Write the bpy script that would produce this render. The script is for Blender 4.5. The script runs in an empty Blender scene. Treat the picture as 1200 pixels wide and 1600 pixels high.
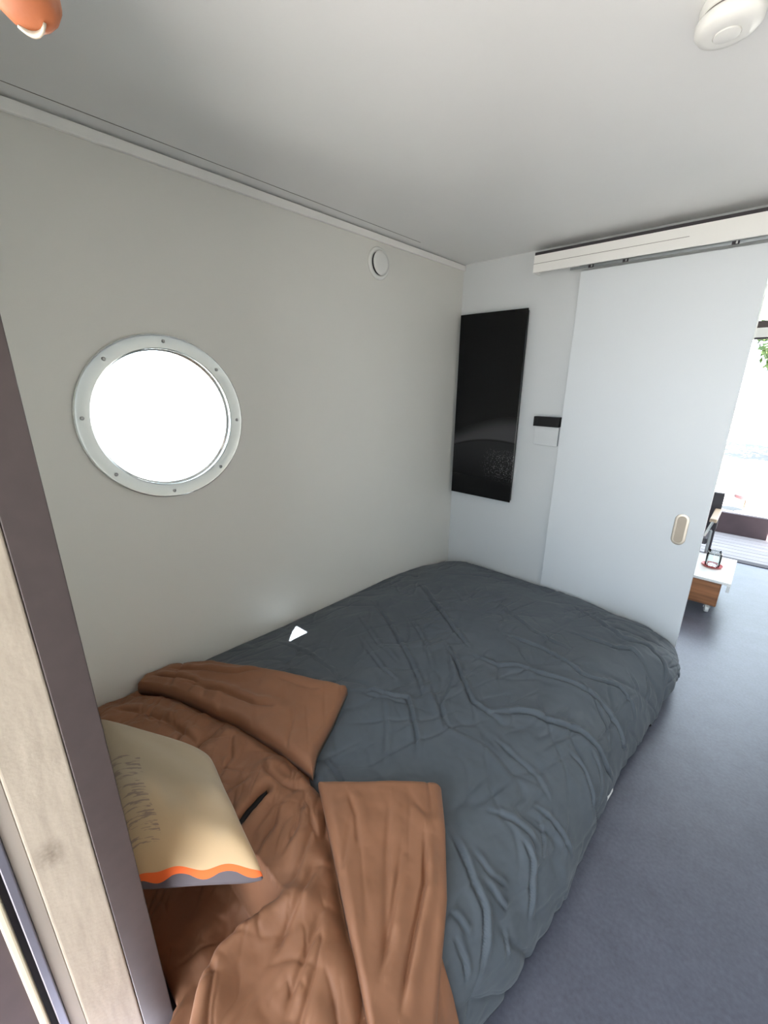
import bpy, bmesh, math
import numpy as np
from mathutils import Vector, Matrix
C = bpy.context.scene.collection
SC = bpy.context.scene

# ------------------------------------------------------------------ camera
cam_d = bpy.data.cameras.new('camera'); cam = bpy.data.objects.new('camera', cam_d); C.objects.link(cam)
SC.camera = cam
cam_d.sensor_fit = 'VERTICAL'; cam_d.sensor_height = 36.0; cam_d.lens = 652.584 / 1600 * 36.0
cam_d.clip_start = 0.01; cam_d.clip_end = 300
P_, Y_, R_ = 0.305834709, 0.737455479, 0.00533577
f_ = Vector((-math.sin(Y_) * math.cos(P_), math.cos(Y_) * math.cos(P_), -math.sin(P_)))
r_ = Vector((math.cos(Y_), math.sin(Y_), 0)); u_ = r_.cross(f_)
CR = r_ * math.cos(R_) + u_ * math.sin(R_); CU = -r_ * math.sin(R_) + u_ * math.cos(R_)
CAM = Vector((1.65769, -2.57376, 1.49759))
cam.matrix_world = Matrix(((CR.x, CU.x, -f_.x, CAM.x), (CR.y, CU.y, -f_.y, CAM.y), (CR.z, CU.z, -f_.z, CAM.z), (0, 0, 0, 1)))

# ------------------------------------------------------------------ light
W = bpy.data.worlds.new('world'); SC.world = W; W.use_nodes = True
bg = W.node_tree.nodes['Background']
bg.inputs[0].default_value = (0.74, 0.87, 1.0, 1); bg.inputs[1].default_value = 7.0
sun_d = bpy.data.lights.new('sun', 'SUN'); sun_d.energy = 250; sun_d.angle = 0.004; sun_d.color = (1, .97, .92)
sun = bpy.data.objects.new('sun', sun_d); C.objects.link(sun)
SUN = Vector((-0.42, 0.50, -0.76)).normalized()
sun.rotation_euler = SUN.to_track_quat('-Z', 'Y').to_euler(); sun.location = (4, -6, 8)
def portal(name, loc, to, w, h):
    d = bpy.data.lights.new(name, 'AREA'); d.shape = 'RECTANGLE'; d.size = w; d.size_y = h
    d.cycles.is_portal = True
    o = bpy.data.objects.new(name, d); C.objects.link(o); o.location = loc
    o.rotation_euler = (Vector(to) - Vector(loc)).to_track_quat('-Z', 'Y').to_euler()
portal('doorway_daylight', (1.65, -2.72, 1.02), (1.65, 0, 1.02), 1.5, 2.04)
portal('terrace_daylight', (1.6, 2.10, 1.07), (1.6, 0, 1.07), 1.7, 2.14)
portal('porthole_daylight', (-.10, -1.944, 1.357), (1, -1.944, 1.357), .49, .49)
SC.view_settings.view_transform = 'Standard'; SC.view_settings.look = 'None'
SC.view_settings.exposure = 0.08; SC.view_settings.gamma = 1.0; SC.view_settings.use_curve_mapping = False
try:
    SC.cycles.use_denoising = True
    SC.cycles.max_bounces = 10; SC.cycles.diffuse_bounces = 6; SC.cycles.sample_clamp_indirect = 6
    SC.cycles.caustics_reflective = False; SC.cycles.caustics_refractive = False
except Exception: pass

# ------------------------------------------------------------------ materials
def mat(name, col, rough=.6, metal=0., spec=.5, noise=None, bump=None, sheen=0., coat=0.):
    """noise=(scale, amount, stretch xyz), bump=(scale, strength, distance)"""
    m = bpy.data.materials.new(name); m.use_nodes = True; nt = m.node_tree
    b = nt.nodes['Principled BSDF']
    b.inputs['Base Color'].default_value = (*col, 1); b.inputs['Roughness'].default_value = rough
    b.inputs['Metallic'].default_value = metal; b.inputs['Specular IOR Level'].default_value = spec
    if sheen: b.inputs['Sheen Weight'].default_value = sheen; b.inputs['Sheen Roughness'].default_value = .4
    if coat: b.inputs['Coat Weight'].default_value = coat; b.inputs['Coat Roughness'].default_value = .05
    tc = nt.nodes.new('ShaderNodeTexCoord')
    if noise:
        mp = nt.nodes.new('ShaderNodeMapping'); mp.inputs['Scale'].default_value = noise[2] if len(noise) > 2 else (1, 1, 1)
        n = nt.nodes.new('ShaderNodeTexNoise'); n.inputs['Scale'].default_value = noise[0]; n.inputs['Detail'].default_value = 5
        nt.links.new(tc.outputs['Object'], mp.inputs[0]); nt.links.new(mp.outputs[0], n.inputs['Vector'])
        r = nt.nodes.new('ShaderNodeValToRGB'); a = noise[1]
        r.color_ramp.elements[0].position = .3; r.color_ramp.elements[1].position = .7
        r.color_ramp.elements[0].color = (*[max(0, c * (1 - a)) for c in col], 1)
        r.color_ramp.elements[1].color = (*[min(1, c * (1 + a)) for c in col], 1)
        nt.links.new(n.outputs['Fac'], r.inputs[0]); nt.links.new(r.outputs[0], b.inputs['Base Color'])
    if bump:
        n = nt.nodes.new('ShaderNodeTexNoise'); n.inputs['Scale'].default_value = bump[0]; n.inputs['Detail'].default_value = 4
        nt.links.new(tc.outputs['Object'], n.inputs['Vector'])
        bp = nt.nodes.new('ShaderNodeBump'); bp.inputs['Strength'].default_value = bump[1]; bp.inputs['Distance'].default_value = bump[2]
        nt.links.new(n.outputs['Fac'], bp.inputs['Height']); nt.links.new(bp.outputs[0], b.inputs['Normal'])
    return m
M = {}
M['wall'] = mat('wall_paint', (.71, .70, .655), .5, noise=(1.5, .02), bump=(60, .05, .002))
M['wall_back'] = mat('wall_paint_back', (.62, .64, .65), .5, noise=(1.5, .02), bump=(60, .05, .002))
M['ceil'] = mat('ceiling_panel', (.79, .79, .78), .36, noise=(1.2, .03))
M['white'] = mat('white_plastic', (.78, .78, .75), .35)
M['door'] = mat('white_door_laminate', (.67, .70, .725), .42, noise=(.8, .012))
M['trim'] = mat('white_trim', (.84, .83, .80), .4)
M['gap'] = mat('dark_gap', (.035, .03, .035), .8)
M['seam'] = mat('seam_grey', (.20, .18, .17), .8)
M['rail'] = mat('grey_rail', (.30, .32, .33), .35, metal=.6)
M['steel'] = mat('polished_steel', (.82, .84, .82), .16, metal=.7)
M['screw'] = mat('screw_steel', (.30, .30, .30), .3, metal=1.0)
M['blackglass'] = mat('black_glass', (.003, .003, .0035), .03, spec=.2)
M['black'] = mat('black_satin', (.008, .008, .009), .5, spec=.25)
M['brass'] = mat('satin_nickel', (.56, .50, .42), .38, metal=.55)
M['brassin'] = mat('nickel_recess', (.36, .31, .25), .5, metal=.4)
M['brown'] = mat('anthracite_brown_frame', (.055, .040, .038), .5, noise=(30, .08))
M['grey'] = mat('grey_board', (.33, .29, .25), .7, noise=(8, .12, (1, 1, .3)))
M['bluemetal'] = mat('blue_grey_metal', (.17, .17, .21), .35, metal=.5)
M['cream'] = mat('cream_seal', (.76, .68, .50), .5)
M['maroon'] = mat('dark_brown_board', (.045, .027, .031), .7, noise=(9, .2))
M['duvet'] = mat('charcoal_cotton', (.078, .093, .110), .75, noise=(3, .07), bump=(700, .10, .001), sheen=.10)
M['copper'] = mat('copper_brown_cotton', (.250, .108, .052), .68, noise=(4, .06), bump=(700, .10, .001), sheen=.05)
M['slit'] = mat('gap_shade', (.012, .009, .008), .9)  # near black, stands for shade inside the gap in the brown cover
M['mattress'] = mat('mattress_ticking', (.68, .67, .64), .8)
M['bedrail'] = mat('white_bed_rail', (.80, .80, .80), .4)
M['tablewhite'] = mat('white_table_top', (.86, .85, .83), .4)
M['wood'] = mat('varnished_wood', (.33, .14, .06), .4, noise=(5, .45, (.6, 1, 8)))
M['palewood'] = mat('pale_wood', (.55, .42, .30), .5, noise=(8, .15, (1, .3, 3)))
M['darkfabric'] = mat('dark_grey_fabric', (.07, .065, .075), .8)
M['red'] = mat('red_enamel', (.62, .05, .05), .4)
M['redtable'] = mat('faded_red_enamel', (.030, .0028, .004), .6)
M['decking'] = mat('grey_decking', (.20, .185, .19), .7, noise=(6, .2, (.3, 6, 1)))
M['ground'] = mat('pale_ground', (.11, .11, .105), .9, noise=(.7, .15))
M['leaf'] = mat('leaf_green', (.036, .072, .010), .6, noise=(5, .3))
M['bark'] = mat('bark', (.12, .08, .05), .8)
M['skin'] = mat('skin', (.36, .115, .045), .45, noise=(60, .08), bump=(300, .1, .001))
M['nail'] = mat('nail', (.62, .32, .22), .3); M['nailtip'] = mat('nail_tip', (.50, .44, .34), .35)
M['sleeve'] = mat('dark_sleeve', (.03, .03, .04), .8)
M['blocker'] = mat('blocker_grey', (.48, .47, .45), .8)  # for the added sheet that blocks the sun outside
M['step'] = mat('weathered_step_boards', (.10, .09, .09), .8, noise=(6, .15))

def glassmat(name, tint, gl):
    m = bpy.data.materials.new(name); m.use_nodes = True; nt = m.node_tree
    for n in list(nt.nodes): nt.nodes.remove(n)
    out = nt.nodes.new('ShaderNodeOutputMaterial'); mx = nt.nodes.new('ShaderNodeMixShader')
    t = nt.nodes.new('ShaderNodeBsdfTransparent'); t.inputs[0].default_value = (*tint, 1)
    g = nt.nodes.new('ShaderNodeBsdfGlossy'); g.inputs['Roughness'].default_value = .02
    lw = nt.nodes.new('ShaderNodeLayerWeight'); lw.inputs[0].default_value = gl
    nt.links.new(lw.outputs['Fresnel'], mx.inputs[0]); nt.links.new(t.outputs[0], mx.inputs[1]); nt.links.new(g.outputs[0], mx.inputs[2])
    nt.links.new(mx.outputs[0], out.inputs[0]); return m
M['pane'] = glassmat('window_glass', (.96, .98, .97), .08)
M['jar'] = glassmat('jar_glass', (.90, .92, .92), .25)

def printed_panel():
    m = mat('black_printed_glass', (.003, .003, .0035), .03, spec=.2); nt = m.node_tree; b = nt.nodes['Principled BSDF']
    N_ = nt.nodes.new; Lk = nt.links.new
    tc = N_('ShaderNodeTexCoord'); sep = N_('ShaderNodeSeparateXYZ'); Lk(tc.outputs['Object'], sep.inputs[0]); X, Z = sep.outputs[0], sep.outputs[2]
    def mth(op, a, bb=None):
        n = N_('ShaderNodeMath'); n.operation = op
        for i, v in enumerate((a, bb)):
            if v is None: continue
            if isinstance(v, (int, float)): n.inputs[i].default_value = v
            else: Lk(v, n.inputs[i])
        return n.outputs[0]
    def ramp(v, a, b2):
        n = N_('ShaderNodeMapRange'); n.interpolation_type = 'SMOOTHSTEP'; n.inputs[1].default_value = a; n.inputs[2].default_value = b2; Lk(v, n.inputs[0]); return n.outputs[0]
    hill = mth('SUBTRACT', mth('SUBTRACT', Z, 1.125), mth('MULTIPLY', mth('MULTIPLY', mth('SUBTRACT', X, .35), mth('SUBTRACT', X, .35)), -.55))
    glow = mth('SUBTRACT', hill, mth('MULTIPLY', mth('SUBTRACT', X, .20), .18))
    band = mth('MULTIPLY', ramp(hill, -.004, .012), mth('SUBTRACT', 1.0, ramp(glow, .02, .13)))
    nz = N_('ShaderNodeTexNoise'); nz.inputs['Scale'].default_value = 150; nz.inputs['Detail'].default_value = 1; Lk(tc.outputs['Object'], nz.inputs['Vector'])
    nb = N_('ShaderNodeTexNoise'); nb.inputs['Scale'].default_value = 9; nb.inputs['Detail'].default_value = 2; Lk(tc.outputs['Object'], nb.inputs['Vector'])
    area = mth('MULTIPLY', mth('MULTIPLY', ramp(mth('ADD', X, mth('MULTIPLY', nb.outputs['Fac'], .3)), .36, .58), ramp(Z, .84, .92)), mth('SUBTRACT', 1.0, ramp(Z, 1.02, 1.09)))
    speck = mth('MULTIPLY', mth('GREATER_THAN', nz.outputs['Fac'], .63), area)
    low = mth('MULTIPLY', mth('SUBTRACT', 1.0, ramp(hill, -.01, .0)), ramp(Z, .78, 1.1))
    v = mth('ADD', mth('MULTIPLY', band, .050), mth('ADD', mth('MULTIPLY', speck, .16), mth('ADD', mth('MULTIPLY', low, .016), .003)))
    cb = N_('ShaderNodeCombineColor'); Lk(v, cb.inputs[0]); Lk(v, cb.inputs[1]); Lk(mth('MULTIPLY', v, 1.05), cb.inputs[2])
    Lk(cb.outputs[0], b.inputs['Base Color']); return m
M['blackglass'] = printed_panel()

def flooring():
    m = mat('dark_vinyl_floor', (.07, .076, .11), .34); nt = m.node_tree; b = nt.nodes['Principled BSDF']
    tc = nt.nodes.new('ShaderNodeTexCoord')
    n1 = nt.nodes.new('ShaderNodeTexNoise'); n1.inputs['Scale'].default_value = 9; n1.inputs['Detail'].default_value = 8; n1.inputs['Roughness'].default_value = .75
    n2 = nt.nodes.new('ShaderNodeTexNoise'); n2.inputs['Scale'].default_value = 90; n2.inputs['Detail'].default_value = 3
    nt.links.new(tc.outputs['Object'], n1.inputs['Vector']); nt.links.new(tc.outputs['Object'], n2.inputs['Vector'])
    mx = nt.nodes.new('ShaderNodeMath'); mx.operation = 'MULTIPLY_ADD'; mx.inputs[1].default_value = .45
    nt.links.new(n2.outputs['Fac'], mx.inputs[0]); 
    m2 = nt.nodes.new('ShaderNodeMath'); m2.operation = 'MULTIPLY'; m2.inputs[1].default_value = .55
    nt.links.new(n1.outputs['Fac'], m2.inputs[0]); nt.links.new(m2.outputs[0], mx.inputs[2])
    r = nt.nodes.new('ShaderNodeValToRGB'); r.color_ramp.elements[0].position = .36; r.color_ramp.elements[1].position = .66
    r.color_ramp.elements[0].color = (.080, .084, .112, 1); r.color_ramp.elements[1].color = (.120, .126, .166, 1)
    nt.links.new(mx.outputs[0], r.inputs[0]); nt.links.new(r.outputs[0], b.inputs['Base Color'])
    return m
M['floor'] = flooring()

def plankmat():
    m = mat('raw_timber', (.56, .47, .37), .75, bump=(120, .25, .002)); nt = m.node_tree; b = nt.nodes['Principled BSDF']
    tc = nt.nodes.new('ShaderNodeTexCoord'); mp = nt.nodes.new('ShaderNodeMapping'); mp.inputs['Scale'].default_value = (40, 70, 9)
    n = nt.nodes.new('ShaderNodeTexNoise'); n.inputs['Scale'].default_value = 1; n.inputs['Detail'].default_value = 5
    nt.links.new(tc.outputs['Object'], mp.inputs[0]); nt.links.new(mp.outputs[0], n.inputs['Vector'])
    r = nt.nodes.new('ShaderNodeValToRGB'); r.color_ramp.elements[0].position = .25; r.color_ramp.elements[1].position = .75
    r.color_ramp.elements[0].color = (.36, .305, .24, 1); r.color_ramp.elements[1].color = (.47, .405, .325, 1)
    nt.links.new(n.outputs['Fac'], r.inputs[0])
    # a smudge of dirt on the board
    sp = nt.nodes.new('ShaderNodeMapping'); sp.vector_type = 'POINT'
    sp.inputs['Location'].default_value = (0, 2.582 * 38, -.722 * 26); sp.inputs['Scale'].default_value = (0, 38, 26)
    gr = nt.nodes.new('ShaderNodeTexGradient'); gr.gradient_type = 'SPHERICAL'
    nt.links.new(tc.outputs['Object'], sp.inputs[0]); nt.links.new(sp.outputs[0], gr.inputs[0])
    n2 = nt.nodes.new('ShaderNodeTexNoise'); n2.inputs['Scale'].default_value = 130
    nt.links.new(tc.outputs['Object'], n2.inputs['Vector'])
    mm = nt.nodes.new('ShaderNodeMath'); mm.operation = 'MULTIPLY'; nt.links.new(gr.outputs['Fac'], mm.inputs[0]); nt.links.new(n2.outputs['Fac'], mm.inputs[1])
    mx = nt.nodes.new('ShaderNodeMix'); mx.data_type = 'RGBA'
    nt.links.new(mm.outputs[0], mx.inputs[0]); nt.links.new(r.outputs[0], mx.inputs[6]); mx.inputs[7].default_value = (.10, .07, .045, 1)
    nt.links.new(mx.outputs[2], b.inputs['Base Color'])
    return m
M['timber'] = plankmat()

# ------------------------------------------------------------------ mesh helpers
def obj(name, bm, m, parent=None, smooth=False):
    me = bpy.data.meshes.new(name); bm.to_mesh(me); bm.free()
    if smooth:
        for p in me.polygons: p.use_smooth = True
    if m: me.materials.append(m)
    o = bpy.data.objects.new(name, me); C.objects.link(o)
    if parent: o.parent = parent; o.matrix_parent_inverse = parent.matrix_basis.inverted()
    return o
def tag(o, label, cat, group=None, kind=None):
    o['label'] = label; o['category'] = cat
    if group: o['group'] = group
    if kind: o['kind'] = kind
    return o
def struct(o, label, cat): return tag(o, label, cat, kind='structure')
def thing(name, label, cat, loc, kind=None):
    o = bpy.data.objects.new(name, None); C.objects.link(o); o.location = loc; o.empty_display_size = .05
    return tag(o, label, cat, kind=kind)
def bx(bm, x0, x1, y0, y1, z0, z1, bev=0, seg=2):
    r = bmesh.ops.create_cube(bm, size=1.0); vs = r['verts']
    for v in vs: v.co = Vector((x0 + (v.co.x + .5) * (x1 - x0), y0 + (v.co.y + .5) * (y1 - y0), z0 + (v.co.z + .5) * (z1 - z0)))
    if bev:
        es = list({e for v in vs for e in v.link_edges})
        bmesh.ops.bevel(bm, geom=es, offset=bev, segments=seg, profile=.5, affect='EDGES')
    return bm
def box(name, x0, x1, y0, y1, z0, z1, m, parent=None, bev=0, seg=2):
    return obj(name, bx(bmesh.new(), x0, x1, y0, y1, z0, z1, bev, seg), m, parent)
def frame_to(d):
    d = Vector(d).normalized(); a = Vector((0, 0, 1)) if abs(d.z) < .9 else Vector((1, 0, 0))
    x = a.cross(d).normalized(); return x, d.cross(x), d
def lathe(bm, prof, o, axis, n=48, closed=False):
    """prof: list of (radius, height along axis)"""
    X, Yv, Z = frame_to(axis); o = Vector(o); rings = []
    for r, h in prof:
        if r < 1e-6: rings.append([bm.verts.new(o + Z * h)])
        else: rings.append([bm.verts.new(o + Z * h + (X * math.cos(2 * math.pi * k / n) + Yv * math.sin(2 * math.pi * k / n)) * r) for k in range(n)])
    seq = list(zip(rings, rings[1:])) + ([(rings[-1], rings[0])] if closed else [])
    for A, B in seq:
        for k in range(n):
            k2 = (k + 1) % n
            if len(A) == 1 and len(B) == 1: continue
            if len(A) == 1: bm.faces.new((A[0], B[k], B[k2]))
            elif len(B) == 1: bm.faces.new((A[k], B[0], A[k2]))
            else: bm.faces.new((A[k], B[k], B[k2], A[k2]))
    bmesh.ops.recalc_face_normals(bm, faces=bm.faces); return bm
def tube(bm, pts, r, n=10):
    pts = [Vector(p) for p in pts]; rings = []
    for i, p in enumerate(pts):
        d = (pts[min(i + 1, len(pts) - 1)] - pts[max(i - 1, 0)])
        X, Yv, Z = frame_to(d)
        rr = r[i] if isinstance(r, (list, tuple)) else r
        rings.append([bm.verts.new(p + (X * math.cos(2 * math.pi * k / n) + Yv * math.sin(2 * math.pi * k / n)) * rr) for k in range(n)])
    for A, B in zip(rings, rings[1:]):
        for k in range(n): bm.faces.new((A[k], B[k], B[(k + 1) % n], A[(k + 1) % n]))
    bm.faces.new(rings[0]); bm.faces.new(rings[-1]); bmesh.ops.recalc_face_normals(bm, faces=bm.faces); return bm
def autosmooth(o, ang=40):
    for p in o.data.polygons: p.use_smooth = True
    try: o.data.set_sharp_from_angle(angle=math.radians(ang))
    except Exception: pass
    return o

# ================================================================== THE ROOM
H = 2.2
floor = struct(box('floor', -.08, 2.53, -2.66, 1.965, -.06, 0, M['floor']), 'dark blue grey mottled vinyl floor of the cabin', 'floor')
ceiling = struct(box('ceiling', -.08, 2.53, -2.67, 2.06, H, H + .08, M['ceil']), 'pale grey ceiling panels above the bed', 'ceiling')
box('panel_joint', .072, .0745, -2.46, -.55, H - .0008, H + .002, M['seam'], ceiling)

def plate_with_hole():
    bm = bmesh.new(); y0, y1, z0, z1 = -2.67, 2.06, -.06, H
    cy, cz, r, n = -1.944, 1.357, .252, 64
    outer = [bm.verts.new((0, y, z)) for y, z in ((y0, z0), (y1, z0), (y1, z1), (y0, z1))]
    hole = [bm.verts.new((0, cy + r * math.cos(2 * math.pi * k / n), cz + r * math.sin(2 * math.pi * k / n))) for k in range(n)]
    es = [bm.edges.new((outer[k], outer[(k + 1) % 4])) for k in range(4)] + [bm.edges.new((hole[k], hole[(k + 1) % n])) for k in range(n)]
    bmesh.ops.triangle_fill(bm, edges=es, use_beauty=True)
    for f in [f for f in bm.faces if (f.calc_center_median().yz - Vector((cy, cz))).length < r * .9]: bm.faces.remove(f)
    g = bmesh.ops.extrude_face_region(bm, geom=list(bm.faces))
    for v in g['geom']:
        if isinstance(v, bmesh.types.BMVert): v.co.x -= .08
    bmesh.ops.recalc_face_normals(bm, faces=bm.faces); return bm
struct(obj('wall_left', plate_with_hole(), M['wall']), 'long pale grey wall with the round porthole', 'wall')

bm = bx(bmesh.new(), 0, 1.516, 0, .06, 0, H); bx(bm, 1.516, 2.45, 0, .06, 2.09, H)
struct(obj('wall_back', bm, M['wall_back']), 'white end wall behind the foot of the bed and the sliding door', 'wall')
bm = bx(bmesh.new(), 0, .858, -2.66, -2.472, 0, H); bx(bm, .858, 2.4, -2.66, -2.472, 2.10, H); bx(bm, 2.4, 2.45, -2.66, -2.472, 0, H)
struct(obj('wall_front', bm, M['wall']), 'wall beside and above the doorway at the head of the bed', 'wall')
struct(box('wall_right', 2.45, 2.53, -2.67, 2.06, 0, H, M['wall']), 'plain side wall opposite the porthole', 'wall')
bm = bx(bmesh.new(), 0, .75, 1.965, 2.05, 0, H); bx(bm, 2.4, 2.45, 1.965, 2.05, 0, H)
struct(obj('wall_far', bm, M['wall_back']), 'end wall of the second room around the terrace opening', 'wall')
struct(box('trim_1', .0005, .016, -2.47, -.004, 2.163, 2.193, M['trim'], bev=.002), 'white cable strip running under the ceiling along the porthole wall', 'trim')

# doorway jamb beside the camera, built up of strips
jamb = thing('door_1', 'left side of the doorway: dark frame, raw timber board and metal strips', 'door frame', (.88, -2.57, 0), 'structure')
box('dark_frame', .852, .9, -2.5265, -2.4715, 0, 2.1, M['brown'], jamb, .0015)
box('timber_board', .852, .899, -2.608, -2.527, 0, 2.1, M['timber'], jamb, .004, 3)
box('grey_strip', .852, .892, -2.629, -2.6085, 0, 2.1, M['grey'], jamb, .001)
bm = bx(bmesh.new(), .852, .897, -2.6425, -2.6295, 0, 2.1, .002)
obj('metal_channel', bm, M['bluemetal'], jamb)
box('dark_groove', .852, .882, -2.6525, -2.6427, 0, 2.1, M['gap'], jamb)
box('cream_seal', .852, .899, -2.664, -2.6527, 0, 2.1, M['cream'], jamb, .003)
box('dark_edge', .852, .888, -2.80, -2.6642, 0, 2.1, M['maroon'], jamb)
struct(box('trim_2', .858, 2.4, -2.66, -2.4725, 2.06, 2.0995, M['brown'], bev=.002), 'dark lintel of the doorway above the camera', 'trim')

# porthole
PY, PZ = -1.943, 1.356
win = thing('window_1', 'round polished metal porthole with eight screws in the pale wall', 'porthole', (0, PY, PZ), 'structure')
bm = lathe(bmesh.new(), [(.244, -.078), (.244, .004), (.247, .008), (.283, .0085), (.2885, .011), (.292, .009), (.2935, .004), (.293, .0006), (.2515, .0006), (.2515, -.078)], (0, PY, PZ), (1, 0, 0), 96, True)
autosmooth(obj('flange', bm, M['steel'], win), 35)
bm = lathe(bmesh.new(), [(0, -.030), (.2435, -.030), (.2435, -.024), (0, -.024)], (0, PY, PZ), (1, 0, 0), 64)
obj('glass_pane', bm, M['pane'], win)
bm = lathe(bmesh.new(), [(.238, -.0238), (.238, -.020), (.2438, -.016), (.2438, -.0238)], (0, PY, PZ), (1, 0, 0), 64, True)
obj('inner_gasket', bm, M['steel'], win)
for k in range(8):
    a = math.radians(-4 + 45 * k); cy, cz = PY + .2695 * math.cos(a), PZ + .2695 * math.sin(a)
    bm = lathe(bmesh.new(), [(.0062, .0078), (.0062, .0098), (.0045, .0116), (0, .012)], (0, cy, cz), (1, 0, 0), 14)
    autosmooth(obj('screw', bm, M['screw'], win))

# ------------------------------------------------------------------ sliding door and its track
door = thing('door_2', 'white sliding door panel hanging in front of the end wall', 'sliding door', (1.14, -.022, 0), 'structure')
box('panel', .751, 1.522, -.040, -.004, .012, 2.05, M['door'], door, .0015)
def stadium(bm, cx, cz, w, h, y0, y1, n=16):
    pts = []
    for k in range(n + 1):
        a = math.pi * k / n; pts.append((cx + w * math.cos(a), cz + h + w * math.sin(a)))
    for k in range(n + 1):
        a = math.pi + math.pi * k / n; pts.append((cx + w * math.cos(a), cz - h + w * math.sin(a)))
    vs = [bm.verts.new((x, y0, z)) for x, z in pts]; f = bm.faces.new(vs)
    g = bmesh.ops.extrude_face_region(bm, geom=[f])
    for v in g['geom']:
        if isinstance(v, bmesh.types.BMVert): v.co.y = y1
    bmesh.ops.recalc_face_normals(bm, faces=bm.faces); return bm
def ring_stadium(bm, cx, cz, prof, h, n=16):
    rings = []
    for w, y in prof:
        pts = [(cx + w * math.cos(math.pi * k / n), cz + h + w * math.sin(math.pi * k / n)) for k in range(n + 1)] + \
              [(cx + w * math.cos(math.pi + math.pi * k / n), cz - h + w * math.sin(math.pi + math.pi * k / n)) for k in range(n + 1)]
        rings.append([bm.verts.new((x, y, z)) for x, z in pts])
    for A, B in zip(rings, rings[1:]):
        for k in range(len(A)): bm.faces.new((A[k], B[k], B[(k + 1) % len(A)], A[(k + 1) % len(A)]))
    return bm
hx, hz = 1.4235, .769
hnd = obj('finger_pull', ring_stadium(bmesh.new(), hx, hz, [(.0315, -.0402), (.031, -.0425), (.029, -.0432), (.0195, -.0432), (.0185, -.041)], .052), M['brass'], door)
autosmooth(hnd, 50)
pl = obj('pull_recess', stadium(bmesh.new(), hx, hz, .0188, .052, -.0412, -.0402), M['brassin'], hnd)

track = thing('sliding_door_track', 'white boxed track with dark top gap above the sliding door', 'door track', (1.4, -.03, 2.07))
box('pelmet', .5075, 2.40, -.090, -.078, 2.0685, 2.153, M['trim'], track, .001)
box('pelmet_top', .5075, 2.40, -.078, -.002, 2.146, 2.153, M['trim'], track)
box('end_cap', .5075, .512, -.078, -.002, 2.0685, 2.146, M['trim'], track)
box('dark_top_strip', .509, 2.40, -.086, -.002, 2.1532, 2.168, M['gap'], track)
box('panel_line', .5072, 1.22, -.0906, -.0895, 2.1105, 2.1125, M['seam'], track)
box('running_rail', .745, 2.40, -.052, -.012, 2.072, 2.10, M['rail'], track)
box('rail_lip', .70, 2.40, -.060, -.055, 2.058, 2.0705, M['rail'], track)
for x in (.806, .966, 1.388):
    hg = box('hanger', x - .013, x + .013, -.064, -.0602, 2.056, 2.069, M['gap'], track, .001)
    tube_bm = tube(bmesh.new(), [(x + .004, -.067, 2.0575), (x + .004, -.067, 2.070)], .004, 8)
    obj('bolt', tube_bm, M['steel'], hg)

# ------------------------------------------------------------------ fittings on the walls and the ceiling
heater = thing('panel_heater', 'tall black glossy glass panel hung on the end wall by the corner', 'wall panel', (.26, 0, 1.3))
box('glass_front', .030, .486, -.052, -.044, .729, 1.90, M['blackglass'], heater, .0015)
box('back_plate', .038, .478, -.044, -.018, .737, 1.892, M['black'], heater)
for x in (.12, .40):
    for z in (.95, 1.68): box('wall_bracket', x - .02, x + .02, -.018, -.0005, z - .03, z + .03, M['rail'], heater)

lamp = thing('wall_light', 'small black bar light over a white wall plate beside the sliding door', 'wall light', (.655, 0, 1.25))
box('black_bar', .583, .738, -.040, -.0008, 1.236, 1.293, M['black'], lamp, .002)
box('white_plate', .590, .735, -.020, -.0006, 1.122, 1.2355, M['wall_back'], lamp, .002)

vent = thing('air_valve', 'round white ventilation valve high on the porthole wall', 'vent', (0, -.805, 2.066))
bm = lathe(bmesh.new(), [(.074, .0006), (.076, .006), (.073, .012), (.064, .014), (.054, .010), (.052, .0006)], (0, -.805, 2.066), (1, 0, 0), 48)
autosmooth(obj('outer_ring', bm, M['white'], vent), 60)
bm = lathe(bmesh.new(), [(.0535, .0006), (.0535, .003), (0, .003)], (0, -.805, 2.066), (1, 0, 0), 48)
obj('dark_gap', bm, M['gap'], vent)
bm = lathe(bmesh.new(), [(.012, .003), (.012, .014), (.050, .016), (.0555, .021), (.054, .026), (.040, .030), (0, .032)], (0, -.805, 2.066), (1, 0, 0), 48)
autosmooth(obj('disc', bm, M['white'], vent), 60)

sd = thing('smoke_detector', 'round white smoke detector on the ceiling', 'smoke detector', (1.436, -1.335, H))
bm = lathe(bmesh.new(), [(0, .0004), (.051, .0004), (.053, .006), (.052, .018), (.049, .0195)], (1.436, -1.335, H), (0, 0, -1), 64)
autosmooth(obj('mounting_base', bm, M['white'], sd), 50)
bm = lathe(bmesh.new(), [(.0475, .018), (.0475, .0235)], (1.436, -1.335, H), (0, 0, -1), 64)
obj('shadow_gap', bm, M['seam'], sd, True)
bm = lathe(bmesh.new(), [(.046, .0232), (.053, .0245), (.0565, .029), (.0555, .040), (.049, .048), (.036, .0515), (.0235, .052), (.023, .0505), (0, .0505)], (1.436, -1.335, H), (0, 0, -1), 64)
body = autosmooth(obj('cover', bm, M['white'], sd), 45)
bm = lathe(bmesh.new(), [(.0222, .0506), (.0220, .0535), (.020, .0545), (0, .055)], (1.436, -1.335, H), (0, 0, -1), 48)
autosmooth(obj('test_button', bm, M['white'], sd), 50)
bm = bmesh.new()
for k in range(4):
    a0 = math.radians(110 + k * 4)
    bx(bm, 1.436 - .0535 + .0005 * k, 1.436 - .0515 + .0005 * k, -1.335 + .012 + k * .004, -1.335 + .0145 + k * .004, H - .014, H - .006)
obj('printed_mark', bm, M['seam'], sd)

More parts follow.
